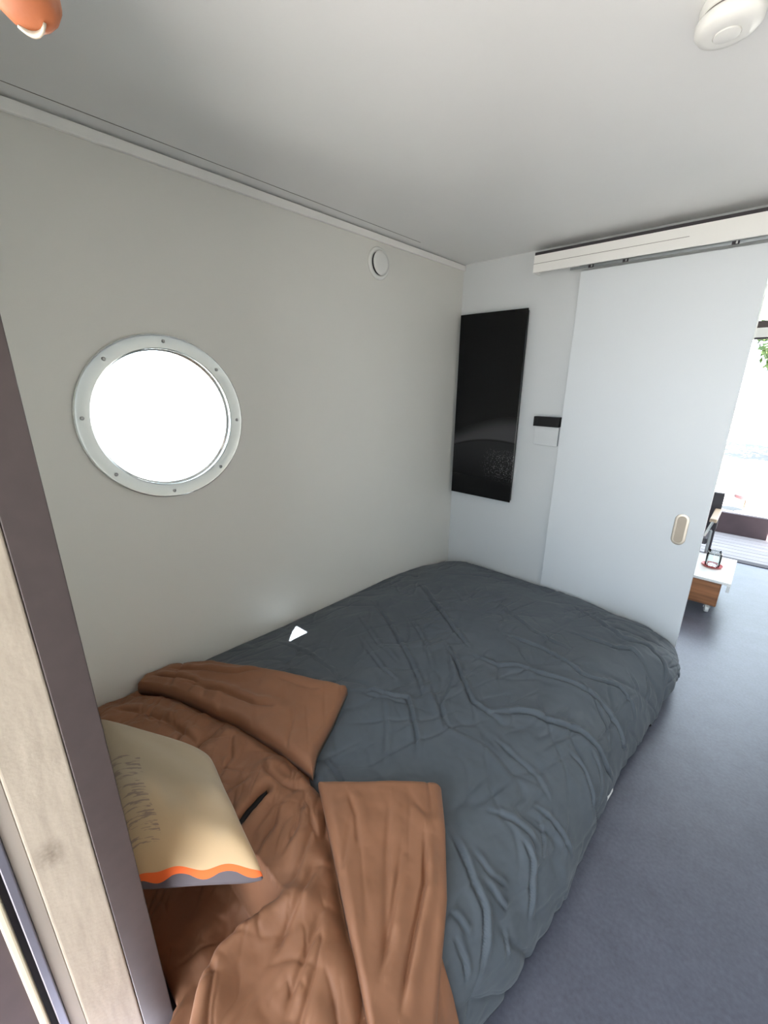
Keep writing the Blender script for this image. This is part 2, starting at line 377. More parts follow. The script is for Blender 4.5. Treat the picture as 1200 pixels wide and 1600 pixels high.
# ================================================================== THE BED
bed = thing('bed', 'low white bed frame under the charcoal duvet', 'bed', (.72, -1.2, 0))
for x in (.012, 1.405): box('side_rail', x, x + .022, -2.18, -.05, .04, .10, M['bedrail'], bed, .002)
for y in (-2.18, -.072): box('end_rail', .034, 1.405, y, y + .022, .04, .10, M['bedrail'], bed, .002)
box('slatted_base', .034, 1.405, -2.158, -.072, .075, .095, M['palewood'], bed)
for x in (.06, 1.385):
    for y in (-2.1, -1.2, -.66):
        lg = obj('leg', tube(bmesh.new(), [(x, y, 0.0), (x, y, .0745)], .018, 16), M['black'], bed)
        obj('foot_pad', tube(bmesh.new(), [(x, y, 0.0005), (x, y, .012)], .022, 16), M['white'], lg)
fo = obj('caster', lathe(bmesh.new(), [(0, -.008), (.017, -.008), (.019, -.004), (.019, .004), (.017, .008), (0, .008)], (1.527, -.628, .0195), (1, .3, 0), 20), M['black'], bed)
obj('wheel_cap', lathe(bmesh.new(), [(.010, .0082), (.010, .011), (0, .0115)], (1.527, -.628, .0195), (1, .3, 0), 16), M['white'], fo)
obj('caster_arm', tube(bmesh.new(), [(1.527, -.628, .036), (1.50, -.63, .05), (1.425, -.63, .06)], .007, 8), M['black'], bed)
# white valance rail that shows below the duvet hem
obj('valance_rail', tube(bmesh.new(), [(1.440, -1.60, .05), (1.489, -1.523, .052), (1.487, -1.457, .052), (1.470, -1.39, .052), (1.484, -1.318, .052), (1.496, -1.217, .052), (1.502, -1.14, .052), (1.49, -1.08, .05), (1.46, -1.04, .05)], .0042, 10), M['bedrail'], bed, True)
box('mattress', .02, 1.40, -2.17, -.05, .1005, .185, M['mattress'], bed, .03, 4)

# ---- cloth helpers
rng = np.random.RandomState(5)
PERM = rng.permutation(512); GR = rng.rand(512) * 2 * np.pi
def gnoise(x, y, seed=0):
    xi = np.floor(x).astype(int); yi = np.floor(y).astype(int); xf = x - xi; yf = y - yi
    def g(ix, iy, dx, dy):
        h = GR[PERM[(PERM[(ix + seed * 37) % 512] + iy) % 512]]; return np.cos(h) * dx + np.sin(h) * dy
    s = lambda t: t * t * t * (t * (t * 6 - 15) + 10)
    u, v = s(xf), s(yf)
    a = g(xi, yi, xf, yf) * (1 - u) + g(xi + 1, yi, xf - 1, yf) * u
    b = g(xi, yi + 1, xf, yf - 1) * (1 - u) + g(xi + 1, yi + 1, xf - 1, yf - 1) * u
    return (a * (1 - v) + b * v) * 1.5
def fbm(x, y, seed=0, oct=3):
    return sum(gnoise(x * 2 ** k, y * 2 ** k, seed + k) / 2 ** k for k in range(oct))
def ridged(x, y, seed=0): return 1 - np.abs(gnoise(x, y, seed)) * 2
def polydist(X, Y, pts):
    """distance to a polyline, signed by side, and the fraction along it"""
    best = np.full(X.shape, 1e9); sgn = np.zeros(X.shape); fr = np.zeros(X.shape); n = len(pts) - 1
    for i in range(n):
        (ax, ay), (bx_, by_) = pts[i], pts[i + 1]; dx, dy = bx_ - ax, by_ - ay; l2 = dx * dx + dy * dy + 1e-12
        t = np.clip(((X - ax) * dx + (Y - ay) * dy) / l2, 0, 1)
        ex, ey = X - ax - t * dx, Y - ay - t * dy; d = np.hypot(ex, ey); m = d < best
        best = np.where(m, d, best); sgn = np.where(m, np.sign(dx * ey - dy * ex), sgn); fr = np.where(m, (i + t) / n, fr)
    return best, sgn, fr
def crease(X, Y, pts, amp, w):
    d, s, f = polydist(X, Y, pts); fade = np.clip(np.minimum(f, 1 - f) * 5 + .15, 0, 1); ds = d * s
    end = np.where(d > 0, 1, 1)
    return amp * fade * (np.exp(-((ds - w * .9) / (w * .8)) ** 2) * .9 + .3 * np.exp(-((ds + w * 1.1) / w) ** 2) - .9 * np.exp(-(ds / (w * .3)) ** 2))
def crumple(p, q, amp, sp, sq, seed, wd=.07):
    """random sharp valleys that follow the zero lines of a stretched noise, fading in and out"""
    n = gnoise(p * sp, q * sq, seed) + .35 * gnoise(p * sp * 2.1, q * sq * 2.1, seed + 5)
    k = np.clip(gnoise(p * sp * 1.3 + 7.7, q * sq * .6 + 3.1, seed + 11) * 1.6 + .35, 0, 1)
    return amp * k * (.6 * np.clip(np.abs(n) / .35, 0, 1) ** .7 - np.exp(-(n / wd) ** 2))
def grid_mesh(P, thickness=0.0, wrap=None):
    n, m = P.shape[:2]; bm = bmesh.new()
    V = [[bm.verts.new(P[i, j]) for j in range(m)] for i in range(n)]
    for i in range(n - 1):
        for j in range(m - 1): bm.faces.new((V[i][j], V[i + 1][j], V[i + 1][j + 1], V[i][j + 1]))
    if thickness:
        Q = P.copy(); Q[..., 2] -= thickness
        U = [[bm.verts.new(Q[i, j]) for j in range(m)] for i in range(n)]
        for i in range(n - 1):
            for j in range(m - 1): bm.faces.new((U[i][j], U[i][j + 1], U[i + 1][j + 1], U[i + 1][j]))
        loop = [(i, 0) for i in range(n)] + [(n - 1, j) for j in range(1, m)] + [(i, m - 1) for i in range(n - 2, -1, -1)] + [(0, j) for j in range(m - 2, 0, -1)]
        for (a, b), (c, d) in zip(loop, loop[1:] + loop[:1]): bm.faces.new((V[a][b], U[a][b], U[c][d], V[c][d]))
    bmesh.ops.recalc_face_normals(bm, faces=bm.faces); return bm
def resample(pts, n):
    p = np.array(pts, float); s = np.r_[0, np.cumsum(np.hypot(*(np.diff(p[:, :2], axis=0).T)))]; t = np.linspace(0, s[-1], n)
    q = np.stack([np.interp(t, s, p[:, k]) for k in range(p.shape[1])], -1)
    for _ in range(max(1, n // 40)):
        q[1:-1] = (q[:-2] + 2 * q[1:-1] + q[2:]) / 4
    return q
def coons(c0, c1, d0, d1, n, m):
    """c0, c1 run along u (n points); d0, d1 along v (m points)"""
    c0, c1, d0, d1 = resample(c0, n), resample(c1, n), resample(d0, m), resample(d1, m)
    u = np.linspace(0, 1, n)[:, None, None]; v = np.linspace(0, 1, m)[None, :, None]
    L = (1 - v) * c0[:, None] + v * c1[:, None]; R = (1 - u) * d0[None] + u * d1[None]
    B = (1 - u) * (1 - v) * c0[0] + u * (1 - v) * c0[-1] + (1 - u) * v * c1[0] + u * v * c1[-1]
    return L + R - B
def normals(P):
    du = np.gradient(P, axis=0); dv = np.gradient(P, axis=1); n = np.cross(du, dv); n /= np.linalg.norm(n, axis=-1, keepdims=True) + 1e-12
    return np.where((n[..., 2:3] < 0) & (np.abs(n[..., 2:3]) > .2), -n, n)

# ---- charcoal duvet
ZW=([-2.45,-1.9,-1.5,-1.0,-.75,-.48,-.33,-.08,0],[.30,.295,.275,.26,.257,.235,.214,.155,.12])
RISE=([-2.45,-.6,-.3,0],[.045,.04,.05,.075])
XH=([-2.45,-2.0,-1.84,-1.6,-1.32,-.9,-.7,-.55,-.46,-.3,-.04],[1.41,1.447,1.472,1.503,1.493,1.515,1.540,1.556,1.575,1.575,1.53])
ZH=([-2.45,-2.0,-1.75,-1.63,-1.45,-1.38,-1.22,-.95,-.72,-.6,-.55,-.45,-.04],[.06,.06,.065,.075,.065,.078,.075,.06,.075,.07,.10,.14,.05])
AT,AS=1.22,.42
def duvet_base(a,y):
    zw=np.interp(y,*ZW); rise=np.interp(y,*RISE)
    xh=np.interp(y,*XH); zh=np.interp(y,*ZH)
    xt=np.minimum(a,AT)
    r=np.clip(xt/.35,0,1); r=1-(1-r)**2
    zt=zw+rise*r
    zt=zt-.05*np.clip((y+.25)/.25,0,1)**1.5*np.clip((xt-.9)/.4,0,1)
    t=np.clip((a-AT)/AS,0,1)
    x0=np.minimum(a,AT)
    x=x0+(xh-AT)*np.sin(t*np.pi/2)**1.0*(t>0)
    z=zt+(zh-zt)*(1-np.cos(t*np.pi/2)**.95)
    return np.stack([x,y+0*a,z],-1)

def duv_z(x, y):
    zw = np.interp(y, *ZW); rise = np.interp(y, *RISE); xh = np.interp(y, *XH); zh = np.interp(y, *ZH)
    xt = np.clip(x, 0, AT); r = np.clip(xt / .35, 0, 1); r = 1 - (1 - r) ** 2
    zt = zw + rise * r - .05 * np.clip((y + .25) / .25, 0, 1) ** 1.5 * np.clip((xt - .9) / .4, 0, 1)
    s = np.clip((x - AT) / (xh - AT), 0, 1)
    return zt + (zh - zt) * (1 - np.sqrt(np.maximum(1 - s * s, 0)) ** .95)

DUVET_LINES = [
   ([(0.23,-0.681),(0.483,-0.854),(0.677,-0.972),(0.822,-1.058)],0.012,0.02),
   ([(0.391,-1.359),(0.526,-1.422),(0.644,-1.463),(0.733,-1.481)],0.008,0.018),
   ([(0.191,-1.058),(0.417,-1.169),(0.611,-1.287),(0.707,-1.346),(0.792,-1.404),(0.874,-1.484)],0.01,0.02),
   ([(0.651,-1.661),(0.707,-1.598),(0.792,-1.571),(0.838,-1.533),(0.914,-1.598),(0.986,-1.664),(1.025,-1.723)],0.01,0.018),
   ([(0.151,-1.671),(0.322,-1.626),(0.48,-1.616),(0.572,-1.643)],0.007,0.02),
   ([(0.733,-1.117),(0.828,-1.19),(0.93,-1.287),(1.025,-1.366),(1.091,-1.38),(1.147,-1.384)],0.011,0.02),
   ([(0.871,-1.1),(0.996,-1.089),(1.065,-1.037),(1.17,-1.013),(1.265,-0.989),(1.341,-0.965),(1.41,-0.972),(1.472,-0.986),(1.548,-1.01),(1.581,-0.982)],0.014,0.022),
   ([(0.723,-0.567),(0.848,-0.646),(0.986,-0.719),(1.111,-0.754),(1.186,-0.75)],0.009,0.02),
   ([(0.897,-0.861),(0.983,-0.854),(1.085,-0.847),(1.183,-0.864),(1.269,-0.892),(1.324,-0.868),(1.397,-0.799),(1.463,-0.809),(1.525,-0.851)],0.013,0.02),
   ([(1.111,-0.58),(1.213,-0.591),(1.298,-0.57),(1.351,-0.501),(1.397,-0.525)],0.012,0.02),
   ([(1.016,-0.241),(1.193,-0.366),(1.308,-0.449),(1.39,-0.373),(1.459,-0.414),(1.551,-0.525)],0.012,0.025),
   ([(1.098,-1.387),(1.186,-1.301),(1.298,-1.252),(1.377,-1.193),(1.459,-1.172),(1.532,-1.183),(1.597,-1.155)],0.014,0.022),
   ([(1.384,-1.301),(1.449,-1.304),(1.509,-1.332),(1.571,-1.366)],0.01,0.018),
   ([(1.443,-1.211),(1.499,-1.231),(1.545,-1.266),(1.584,-1.314)],0.009,0.016),
   ([(1.242,-1.851),(1.301,-1.872),(1.364,-1.896),(1.417,-1.906),(1.459,-1.934),(1.502,-1.972)],0.013,0.02),
   ([(1.318,-1.844),(1.387,-1.841),(1.44,-1.813)],0.008,0.016),
   ([(1.377,-1.865),(1.436,-1.858),(1.472,-1.844)],0.008,0.016),
   ([(1.288,-1.723),(1.347,-1.681),(1.4,-1.664),(1.436,-1.668)],0.009,0.018),
   ([(1.394,-1.695),(1.44,-1.706),(1.489,-1.747),(1.541,-1.785)],0.011,0.018),
   ([(1.374,-1.581),(1.44,-1.56),(1.499,-1.55),(1.551,-1.55)],0.009,0.016),
   ([(1.354,-1.986),(1.39,-1.976),(1.426,-1.972)],0.008,0.016),
   ([(1.4,-2.003),(1.456,-2.007),(1.489,-2.017)],0.009,0.016),
   ([(1.492,-1.879),(1.541,-1.896)],0.007,0.014),
   ([(1.39,-1.591),(1.44,-1.633),(1.469,-1.668)],0.007,0.014),
   ([(1.361,-1.501),(1.275,-1.553),(1.167,-1.512),(1.025,-1.533),(0.894,-1.429),(0.779,-1.318)],0.006,0.03),
   ([(1.449,-0.577),(1.492,-0.643),(1.545,-0.757)],0.007,0.014),
   ([(1.39,-0.65),(1.463,-0.709),(1.528,-0.788)],0.006,0.013),
   ([(1.275,-0.937),(1.354,-0.979),(1.436,-1.037),(1.492,-1.1)],0.007,0.015),
   ([(0.815,-1.931),(0.871,-1.941),(0.947,-1.958)],0.008,0.015),
   ([(0.772,-1.598),(0.887,-1.709),(0.97,-1.813)],0.005,0.02),
   ([(1.134,-1.938),(1.14,-1.83),(1.177,-1.765)],0.004,0.03),
   ([(0.759,-1.141),(0.878,-1.283),(0.95,-1.47),(1.035,-1.564)],0.006,0.02),
   ([(0.45,-1.044),(0.654,-1.172),(0.792,-1.308)],0.006,0.02),
   ([(0.26,-1.231),(0.49,-1.335),(0.654,-1.38)],0.006,0.02),
   ([(1.17,-1.47),(1.252,-1.498),(1.338,-1.491),(1.4,-1.522)],0.006,0.02),
]

a = np.linspace(0, AT + AS, 380); y = np.linspace(-2.45, -.045, 540); A, Yg = np.meshgrid(a, y, indexing='ij')
B = duvet_base(A, Yg); N = normals(B)
N = np.where(N[..., 2:3] + N[..., 0:1] < 0, -N, N)
h = np.zeros(A.shape)
for pts, amp, w in DUVET_LINES: h += crease(A, Yg, pts, amp * 1.0, w * .70)
side = np.clip((A - AT) / AS, 0, 1)
h += .010 * fbm(A * 3.0, Yg * 3.0, 3) + .0025 * fbm(A * 9, Yg * 9, 9, 2)
# fine diagonal pulls and vertical drape on the hanging side
p, q = A * .75 + Yg * .66, -A * .66 + Yg * .75
h += crumple(p, q, .0065, 1.8, 6, 21) + crumple(q, p, .004, 3, 7, 24) + crumple(p * .8 + q * .6, q * .8 - p * .6, .0045, 2.5, 11, 27, .10) + .0008 * fbm(A * 30, Yg * 30, 29, 2)
h += side * (.007 * gnoise(Yg * 7 + .6 * A, A * 1.2, 31) + .004 * gnoise(Yg * 20 + A, A * 2, 33))
edge = np.minimum(np.clip(A / .03, 0, 1), np.clip((-.045 - Yg) / .03, 0, 1))
h *= edge
P = B + N * h[..., None]
P[..., 2] -= .11 * np.clip((-1.985 - Yg) / .12, 0, 1) * np.clip((1.30 - A) / .15, 0, 1)
P[..., 2] -= .22 * np.clip((-2.19 - Yg) / .03, 0, 1) * np.clip((1.09 - A) / .06, 0, 1)
P[..., 0] = np.maximum(P[..., 0], .006); P[..., 2] = np.maximum(P[..., 2], .03)
dv = obj('duvet', grid_mesh(P, .012), M['duvet'], None, True)
tag(dv, 'charcoal grey duvet spread creased over the whole bed', 'duvet')

# ---- copper brown duvet cover, opened at the head of the bed
ROLL = [(1.045, -2.20), (1.035, -2.235), (1.017, -2.292), (1.008, -2.349), (1.01, -2.399), (1.036, -2.444), (1.069, -2.474), (1.096, -2.494)]
SLIT = [(.828, -2.233), (.817, -2.193), (.81, -2.137)]
B_BOT = [(.063, -2.214), (.143, -2.172), (.31, -2.122), (.52, -2.062), (.695, -2.026), (.863, -2.009)]
C_L = [(.898, -2.017), (.981, -2.062), (1.105, -2.13), (1.218, -2.193), (1.287, -2.229), (1.333, -2.252)]
BROWN_LINES = [
    ([(.98, -2.10), (1.02, -2.16), (1.05, -2.22)], .008, .018), ([(.90, -2.07), (.96, -2.14), (.98, -2.20)], .008, .02),
    ([(1.06, -2.16), (1.10, -2.24), (1.13, -2.33)], .009, .02), ([(1.14, -2.20), (1.18, -2.28), (1.22, -2.36)], .008, .022),
    ([(.70, -2.08), (.76, -2.10), (.82, -2.09), (.88, -2.05)], .008, .018), ([(.55, -2.10), (.62, -2.14), (.66, -2.20)], .007, .02),
    ([(.10, -2.33), (.22, -2.26), (.38, -2.21), (.52, -2.19)], .010, .025), ([(.74, -2.14), (.72, -2.20), (.74, -2.26)], .007, .016),
    ([(.86, -2.12), (.90, -2.17), (.93, -2.25)], .008, .018), ([(1.20, -2.26), (1.26, -2.36), (1.30, -2.45)], .009, .022)]
def brown_z(x, y):
    z = duv_z(np.clip(x, 0, 1.60), np.clip(y, -2.45, -.05)) + .030
    d, s, f = polydist(x, y, ROLL); ds = d * s                       # ds > 0: towards the wall
    far = np.clip((-2.17 - y) / .08, 0, 1)
    lowside = 1 / (1 + np.exp(np.clip((x - np.interp(-y, [2.2, 2.235, 2.292, 2.349, 2.399, 2.444, 2.474, 2.494], [1.045, 1.035, 1.017, 1.008, 1.01, 1.036, 1.069, 1.096])) / .008, -40, 40)))
    z -= .27 * lowside * np.clip((-2.240 - y) / .018, 0, 1) * np.clip((x - .45) / .2, 0, 1)
    z += .028 * np.exp(-((d - .035) / .035) ** 2) * far * (1 - lowside)
    d, s, f = polydist(x, y, SLIT); z += .014 * np.exp(-((d - .028) / .022) ** 2) - .03 * np.exp(-(d / .010) ** 2)
    z += .016 * fbm(x * 5, y * 5, 41) + .007 * fbm(x * 11, y * 11, 44, 2)
    p, q = x * .6 - y * .8, x * .8 + y * .6
    z += crumple(p, q, .009, 4, 10, 47) + crumple(q, p, .004, 5, 9, 49) + .0008 * fbm(x * 40, y * 40, 57, 2) + crumple(p, q, .003, 7, 22, 52)
    for pl_ in (B_BOT, C_L):
        d, s, f = polydist(x, y, pl_); z -= .020 * np.exp(-(d / .018) ** 2)
    for pts, amp, w in BROWN_LINES: z += crease(x, y, pts, amp, w)
    return z
cover = thing('brown_duvet', 'copper brown duvet cover opened with two corners turned back at the bed head', 'duvet', (.75, -2.2, .33))
XY = coons([(.012, -2.13), (.15, -2.05), (.4, -1.95), (.7, -1.94), (.87, -2.02), (.98, -2.00), (1.15, -1.91), (1.28, -2.0), (1.365, -2.055), (1.435, -2.07)],
           [(.012, -2.455), (.5, -2.457), (.90, -2.462), (.96, -2.53), (1.15, -2.57), (1.40, -2.58)],
           [(.012, -2.13), (.012, -2.455)], [(1.435, -2.07), (1.452, -2.16), (1.45, -2.30), (1.40, -2.58)], 380, 200)
X, Yb = XY[..., 0], np.maximum(XY[..., 1], np.where(XY[..., 0] < .91, -2.462, -2.6))
u = np.linspace(0, 1, 380)[:, None]; v = np.linspace(0, 1, 200)[None]
ed = np.minimum(np.minimum(u, 1 - u) * 30, np.minimum(v, 1 - v) * 12); ed = np.clip(ed, 0, 1); roll_ = np.sqrt(1 - (1 - ed) ** 2)
Z = brown_z(X, Yb) - .022 * (1 - roll_)
obj('open_cover', grid_mesh(np.stack([X, Yb, np.maximum(Z, .06)], -1), .015), M['copper'], cover, True)

def flap(name, c0, c1, d0, d1, n, m, rise, lines, seed, lift=None, fold=None):
    XY = coons(c0, c1, d0, d1, n, m); x, y_, zb = XY[..., 0], XY[..., 1], XY[..., 2]
    du = np.linalg.norm(np.diff(XY[..., :2], axis=0), axis=-1).sum(0).mean(); dv_ = np.linalg.norm(np.diff(XY[..., :2], axis=1), axis=-1).sum(1).mean()
    u = np.linspace(0, 1, n)[:, None]; v = np.linspace(0, 1, m)[None]
    e = np.minimum(np.minimum(u, 1 - u) * du, np.minimum(v, 1 - v) * dv_); r = np.clip(e / .022, 0, 1); r = np.sqrt(1 - (1 - r) ** 2)
    z = zb + rise * (r - .6)
    z += (.006 * fbm(x * 6, y_ * 6, seed) + crumple(x * .77 - y_ * .64, x * .64 + y_ * .77, .0045, 1.6, 9, seed + 3) + .0012 * fbm(x * 22, y_ * 22, seed + 5, 2)) * r
    for pts, amp, w in lines: z += crease(x, y_, pts, amp, w) * r
    return obj(name, grid_mesh(np.stack([np.maximum(x, .007), y_, z], -1), .028), M['copper'], cover, True)
flap('turned_back_corner',
     [(.010, -2.19, .357), (.02, -2.08, .357), (.143, -1.968, .384), (.398, -1.828, .395), (.668, -1.688, .387)],
     [(.045, -2.222, .362), (.143, -2.172, .376), (.31, -2.122, .39), (.52, -2.062, .39), (.695, -2.026, .39), (.863, -2.009, .392)],
     [(.010, -2.19, .357), (.045, -2.222, .362)], [(.668, -1.688, .387), (.75, -1.832, .385), (.808, -1.948, .389), (.863, -2.009, .392)],
     190, 110, .027, [([(.06, -2.10), (.18, -2.03), (.30, -1.95), (.36, -1.88)], .010, .018), ([(.22, -2.10), (.36, -2.03), (.50, -1.99), (.56, -1.95)], .012, .022),
                     ([(.05, -2.16), (.16, -2.10), (.26, -2.07)], .010, .016), ([(.45, -1.85), (.55, -1.82), (.62, -1.78)], .005, .025)], 61)
flap('turned_back_edge',
     [(.898, -2.017, .39), (.985, -1.938, .389), (1.093, -1.835, .385), (1.149, -1.786, .382), (1.171, -1.785, .382)],
     [(1.385, -2.31, .29), (1.415, -2.26, .24), (1.43, -2.18, .20)],
     [(.898, -2.017, .39), (.981, -2.062, .39), (1.105, -2.13, .391), (1.218, -2.193, .392), (1.287, -2.229, .378), (1.333, -2.252, .348), (1.385, -2.31, .29)],
     [(1.171, -1.785, .382), (1.245, -1.873, .386), (1.329, -1.986, .357), (1.353, -2.03, .338), (1.37, -2.063, .32), (1.389, -2.097, .293), (1.408, -2.131, .253), (1.43, -2.18, .20)],
     120, 220, .024, [([(1.22, -1.93), (1.28, -2.01), (1.31, -2.08), (1.335, -2.14), (1.36, -2.19)], .014, .018), ([(1.0, -1.99), (1.06, -2.02), (1.12, -2.07)], .006, .02),
                     ([(1.10, -1.93), (1.17, -2.02), (1.24, -2.10), (1.30, -2.17)], .006, .025), ([(1.20, -2.0), (1.26, -2.10), (1.31, -2.2)], .008, .02)], 67)
# gap between the folds, its shade painted as a dark sheet laid in it
sl = []
for k in range(13):
    t = k / 12; px = np.interp(t, [0, .5, 1], [.827, .817, .81]); py = np.interp(t, [0, .5, 1], [-2.229, -2.190, -2.132])
    w = .0125 * math.sin(math.pi * min(1, .12 + t * .88)) ** .5
    zz = float(brown_z(np.array([px]), np.array([py]))[0]) + .020
    sl.append([(px - w, py, zz), (px, py, zz + .002), (px + w, py, zz)])
o = obj('opening', grid_mesh(np.array(sl), .012), M['slit'], cover, True); o['label'] = 'dark sheet standing for the shade in the gap of the cover'

# ---- cushion
def cushion_mat():
    m = mat('printed_cushion', (.55, .44, .29), .8, bump=(500, .15, .001), sheen=.2); nt = m.node_tree; b = nt.nodes['Principled BSDF']
    N_ = nt.nodes.new; Lk = nt.links.new
    uv = N_('ShaderNodeUVMap'); sep = N_('ShaderNodeSeparateXYZ'); Lk(uv.outputs[0], sep.inputs[0])
    def math_(op, a, bb=None, c=None):
        n = N_('ShaderNodeMath'); n.operation = op
        for i, v in enumerate((a, bb, c)):
            if v is None: continue
            if isinstance(v, (int, float)): n.inputs[i].default_value = v
            else: Lk(v, n.inputs[i])
        return n.outputs[0]
    U, V = sep.outputs[0], sep.outputs[1]
    # V: 0 at the striped edge, 1 at the far edge; U: 0 at the edge towards the room
    wob = math_('MULTIPLY', math_('SINE', math_('MULTIPLY', U, 17.0)), .007)
    w = math_('ADD', V, wob)
    base = N_('ShaderNodeValToRGB'); base.color_ramp.elements[0].position = .12; base.color_ramp.elements[1].position = .55
    base.color_ramp.elements[0].color = (.54, .37, .205, 1); base.color_ramp.elements[1].color = (.39, .31, .215, 1)
    nn = N_('ShaderNodeTexNoise'); nn.inputs['Scale'].default_value = 4; nn.inputs['Detail'].default_value = 4; Lk(uv.outputs[0], nn.inputs['Vector'])
    Lk(math_('ADD', V, math_('MULTIPLY', math_('SUBTRACT', nn.outputs['Fac'], .5), .35)), base.inputs[0])
    # printed feather strokes
    mp = N_('ShaderNodeMapping'); mp.inputs['Scale'].default_value = (6, 75, 1); mp.inputs['Rotation'].default_value = (0, 0, .25); Lk(uv.outputs[0], mp.inputs[0])
    fn = N_('ShaderNodeTexNoise'); fn.inputs['Scale'].default_value = 1; fn.inputs['Detail'].default_value = 3; fn.inputs['Distortion'].default_value = .15; Lk(mp.outputs[0], fn.inputs['Vector'])
    st = math_('GREATER_THAN', fn.outputs['Fac'], .56)
    mk = math_('MULTIPLY', math_('GREATER_THAN', math_('ADD', U, math_('MULTIPLY', nn.outputs['Fac'], .25)), .86), math_('MULTIPLY', math_('GREATER_THAN', V, .14), math_('LESS_THAN', V, .66)))
    fm = math_('MULTIPLY', math_('MULTIPLY', st, mk), .6)
    m1 = N_('ShaderNodeMix'); m1.data_type = 'RGBA'; Lk(fm, m1.inputs[0]); Lk(base.outputs[0], m1.inputs[6]); m1.inputs[7].default_value = (.17, .12, .12, 1)
    m2 = N_('ShaderNodeMix'); m2.data_type = 'RGBA'; Lk(math_('LESS_THAN', w, .036), m2.inputs[0]); Lk(m1.outputs[2], m2.inputs[6]); m2.inputs[7].default_value = (.80, .13, .02, 1)
    m3 = N_('ShaderNodeMix'); m3.data_type = 'RGBA'; Lk(math_('LESS_THAN', w, .014), m3.inputs[0]); Lk(m2.outputs[2], m3.inputs[6]); m3.inputs[7].default_value = (.09, .075, .085, 1)
    Lk(m3.outputs[2], b.inputs['Base Color']); return m
M['cushion'] = cushion_mat(); M['cushionback'] = mat('cushion_back', (.09, .075, .085), .85, bump=(500, .15, .001))
cush = thing('cushion', 'cream printed cushion with an orange striped edge on the brown duvet', 'cushion', (.65, -2.33, .40))
cA, cB, cC, cD = (Vector(p) for p in ((.27, -2.400, .475), (.630, -2.205, .430), (1.035, -2.272, .425), (.80, -2.470, .372)))
def cushion_side(s):
    n = 60; bm = bmesh.new(); uvl = bm.loops.layers.uv.new('UVMap'); V = []
    nrm = ((cC - cB).cross(cA - cB)).normalized(); nrm = -nrm if nrm.z < 0 else nrm
    for i in range(n + 1):
        row = []
        for j in range(n + 1):
            u, v = i / n, j / n                                    # u: B/C edge -> A/D edge ; v: C/D edge -> A/B edge
            pu, pv = u, v
            # pull the middle of each edge inwards and round the corners
            p = (cC * (1 - pu) + cD * pu) * (1 - pv) + (cB * (1 - pu) + cA * pu) * pv
            cu, cv = 2 * u - 1, 2 * v - 1
            ctr = (cA + cB + cC + cD) / 4
            p = p + (ctr - p) * (.03 * (1 - cv * cv) * cu * cu + .03 * (1 - cu * cu) * cv * cv + .035 * abs(cu) ** 14 * abs(cv) ** 14)
            hh = ((1 - abs(cu) ** 4.5) * (1 - abs(cv) ** 4.5)) ** .55
            t = (.060 if s > 0 else .045) * hh
            if s > 0: t += hh * (.006 * math.sin(9 * u + 4 * v) * (1 - v) + .004 * math.sin(17 * v - 6 * u))
            row.append((bm.verts.new(p + nrm * t * s), (u, v)))
        V.append(row)
    for i in range(n):
        for j in range(n):
            q = [V[i][j], V[i + 1][j], V[i + 1][j + 1], V[i][j + 1]]
            f = bm.faces.new([k[0] for k in q])
            for lp, k in zip(f.loops, q): lp[uvl].uv = k[1]
    bmesh.ops.recalc_face_normals(bm, faces=bm.faces); return bm
obj('front_cover', cushion_side(1), M['cushion'], cush, True)
obj('back_cover', cushion_side(-1), M['cushionback'], cush, True)

# ================================================================== THE SECOND ROOM
tb = thing('coffee_table', 'low wooden block coffee table with a white top on casters, behind the sliding door', 'coffee table', (1.42, 1.0, 0))
box('wooden_body', 1.20, 1.636, .742, 1.22, .062, .2345, M['wood'], tb, .006)
box('white_top', 1.16, 1.682, .735, 1.25, .2350, .2525, M['tablewhite'], tb, .002)
box('side_flap', 1.664, 1.682, .735, 1.25, .188, .2348, M['tablewhite'], tb, .002)
for x, y_ in ((1.25, .79), (1.59, .775), (1.25, 1.17), (1.59, 1.17)):
    cs = obj('caster', lathe(bmesh.new(), [(0, -.011), (.024, -.011), (.0265, -.008), (.0265, .008), (.024, .011), (0, .011)], (x, y_, .0268), (1, .2, 0), 24), M['white'], tb, False)
    obj('fork', tube(bmesh.new(), [(x - .016, y_, .03), (x - .016, y_ + .004, .058), (x + .016, y_ + .004, .058), (x + .016, y_, .03)], .004, 6), M['steel'], cs)
dish = thing('red_dish', 'flat red dish on the white coffee table', 'dish', (1.555, 1.0, .2528))
bm = lathe(bmesh.new(), [(0, .0002), (.040, .0002), (.062, .010), (.060, .012), (.040, .003), (0, .003)], (1.555, 1.0, .2528), (0, 0, 1), 32)
autosmooth(obj('plate', bm, M['red'], dish), 50)
jar = thing('glass_jar', 'clear glass jar standing on the red dish', 'jar', (1.555, 1.0, .256))
bm = lathe(bmesh.new(), [(0, .0003), (.040, .0003), (.044, .006), (.044, .085), (.038, .094), (.038, .112), (.035, .112), (.035, .094), (.041, .084), (.041, .008), (0, .006)], (1.555, 1.0, .2562), (0, 0, 1), 32)
autosmooth(obj('body', bm, M['jar'], jar), 50)
bm = lathe(bmesh.new(), [(.0385, .098), (.0405, .100), (.0385, .103)], (1.555, 1.0, .2562), (0, 0, 1), 32)
obj('rim_band', bm, M['steel'], jar)

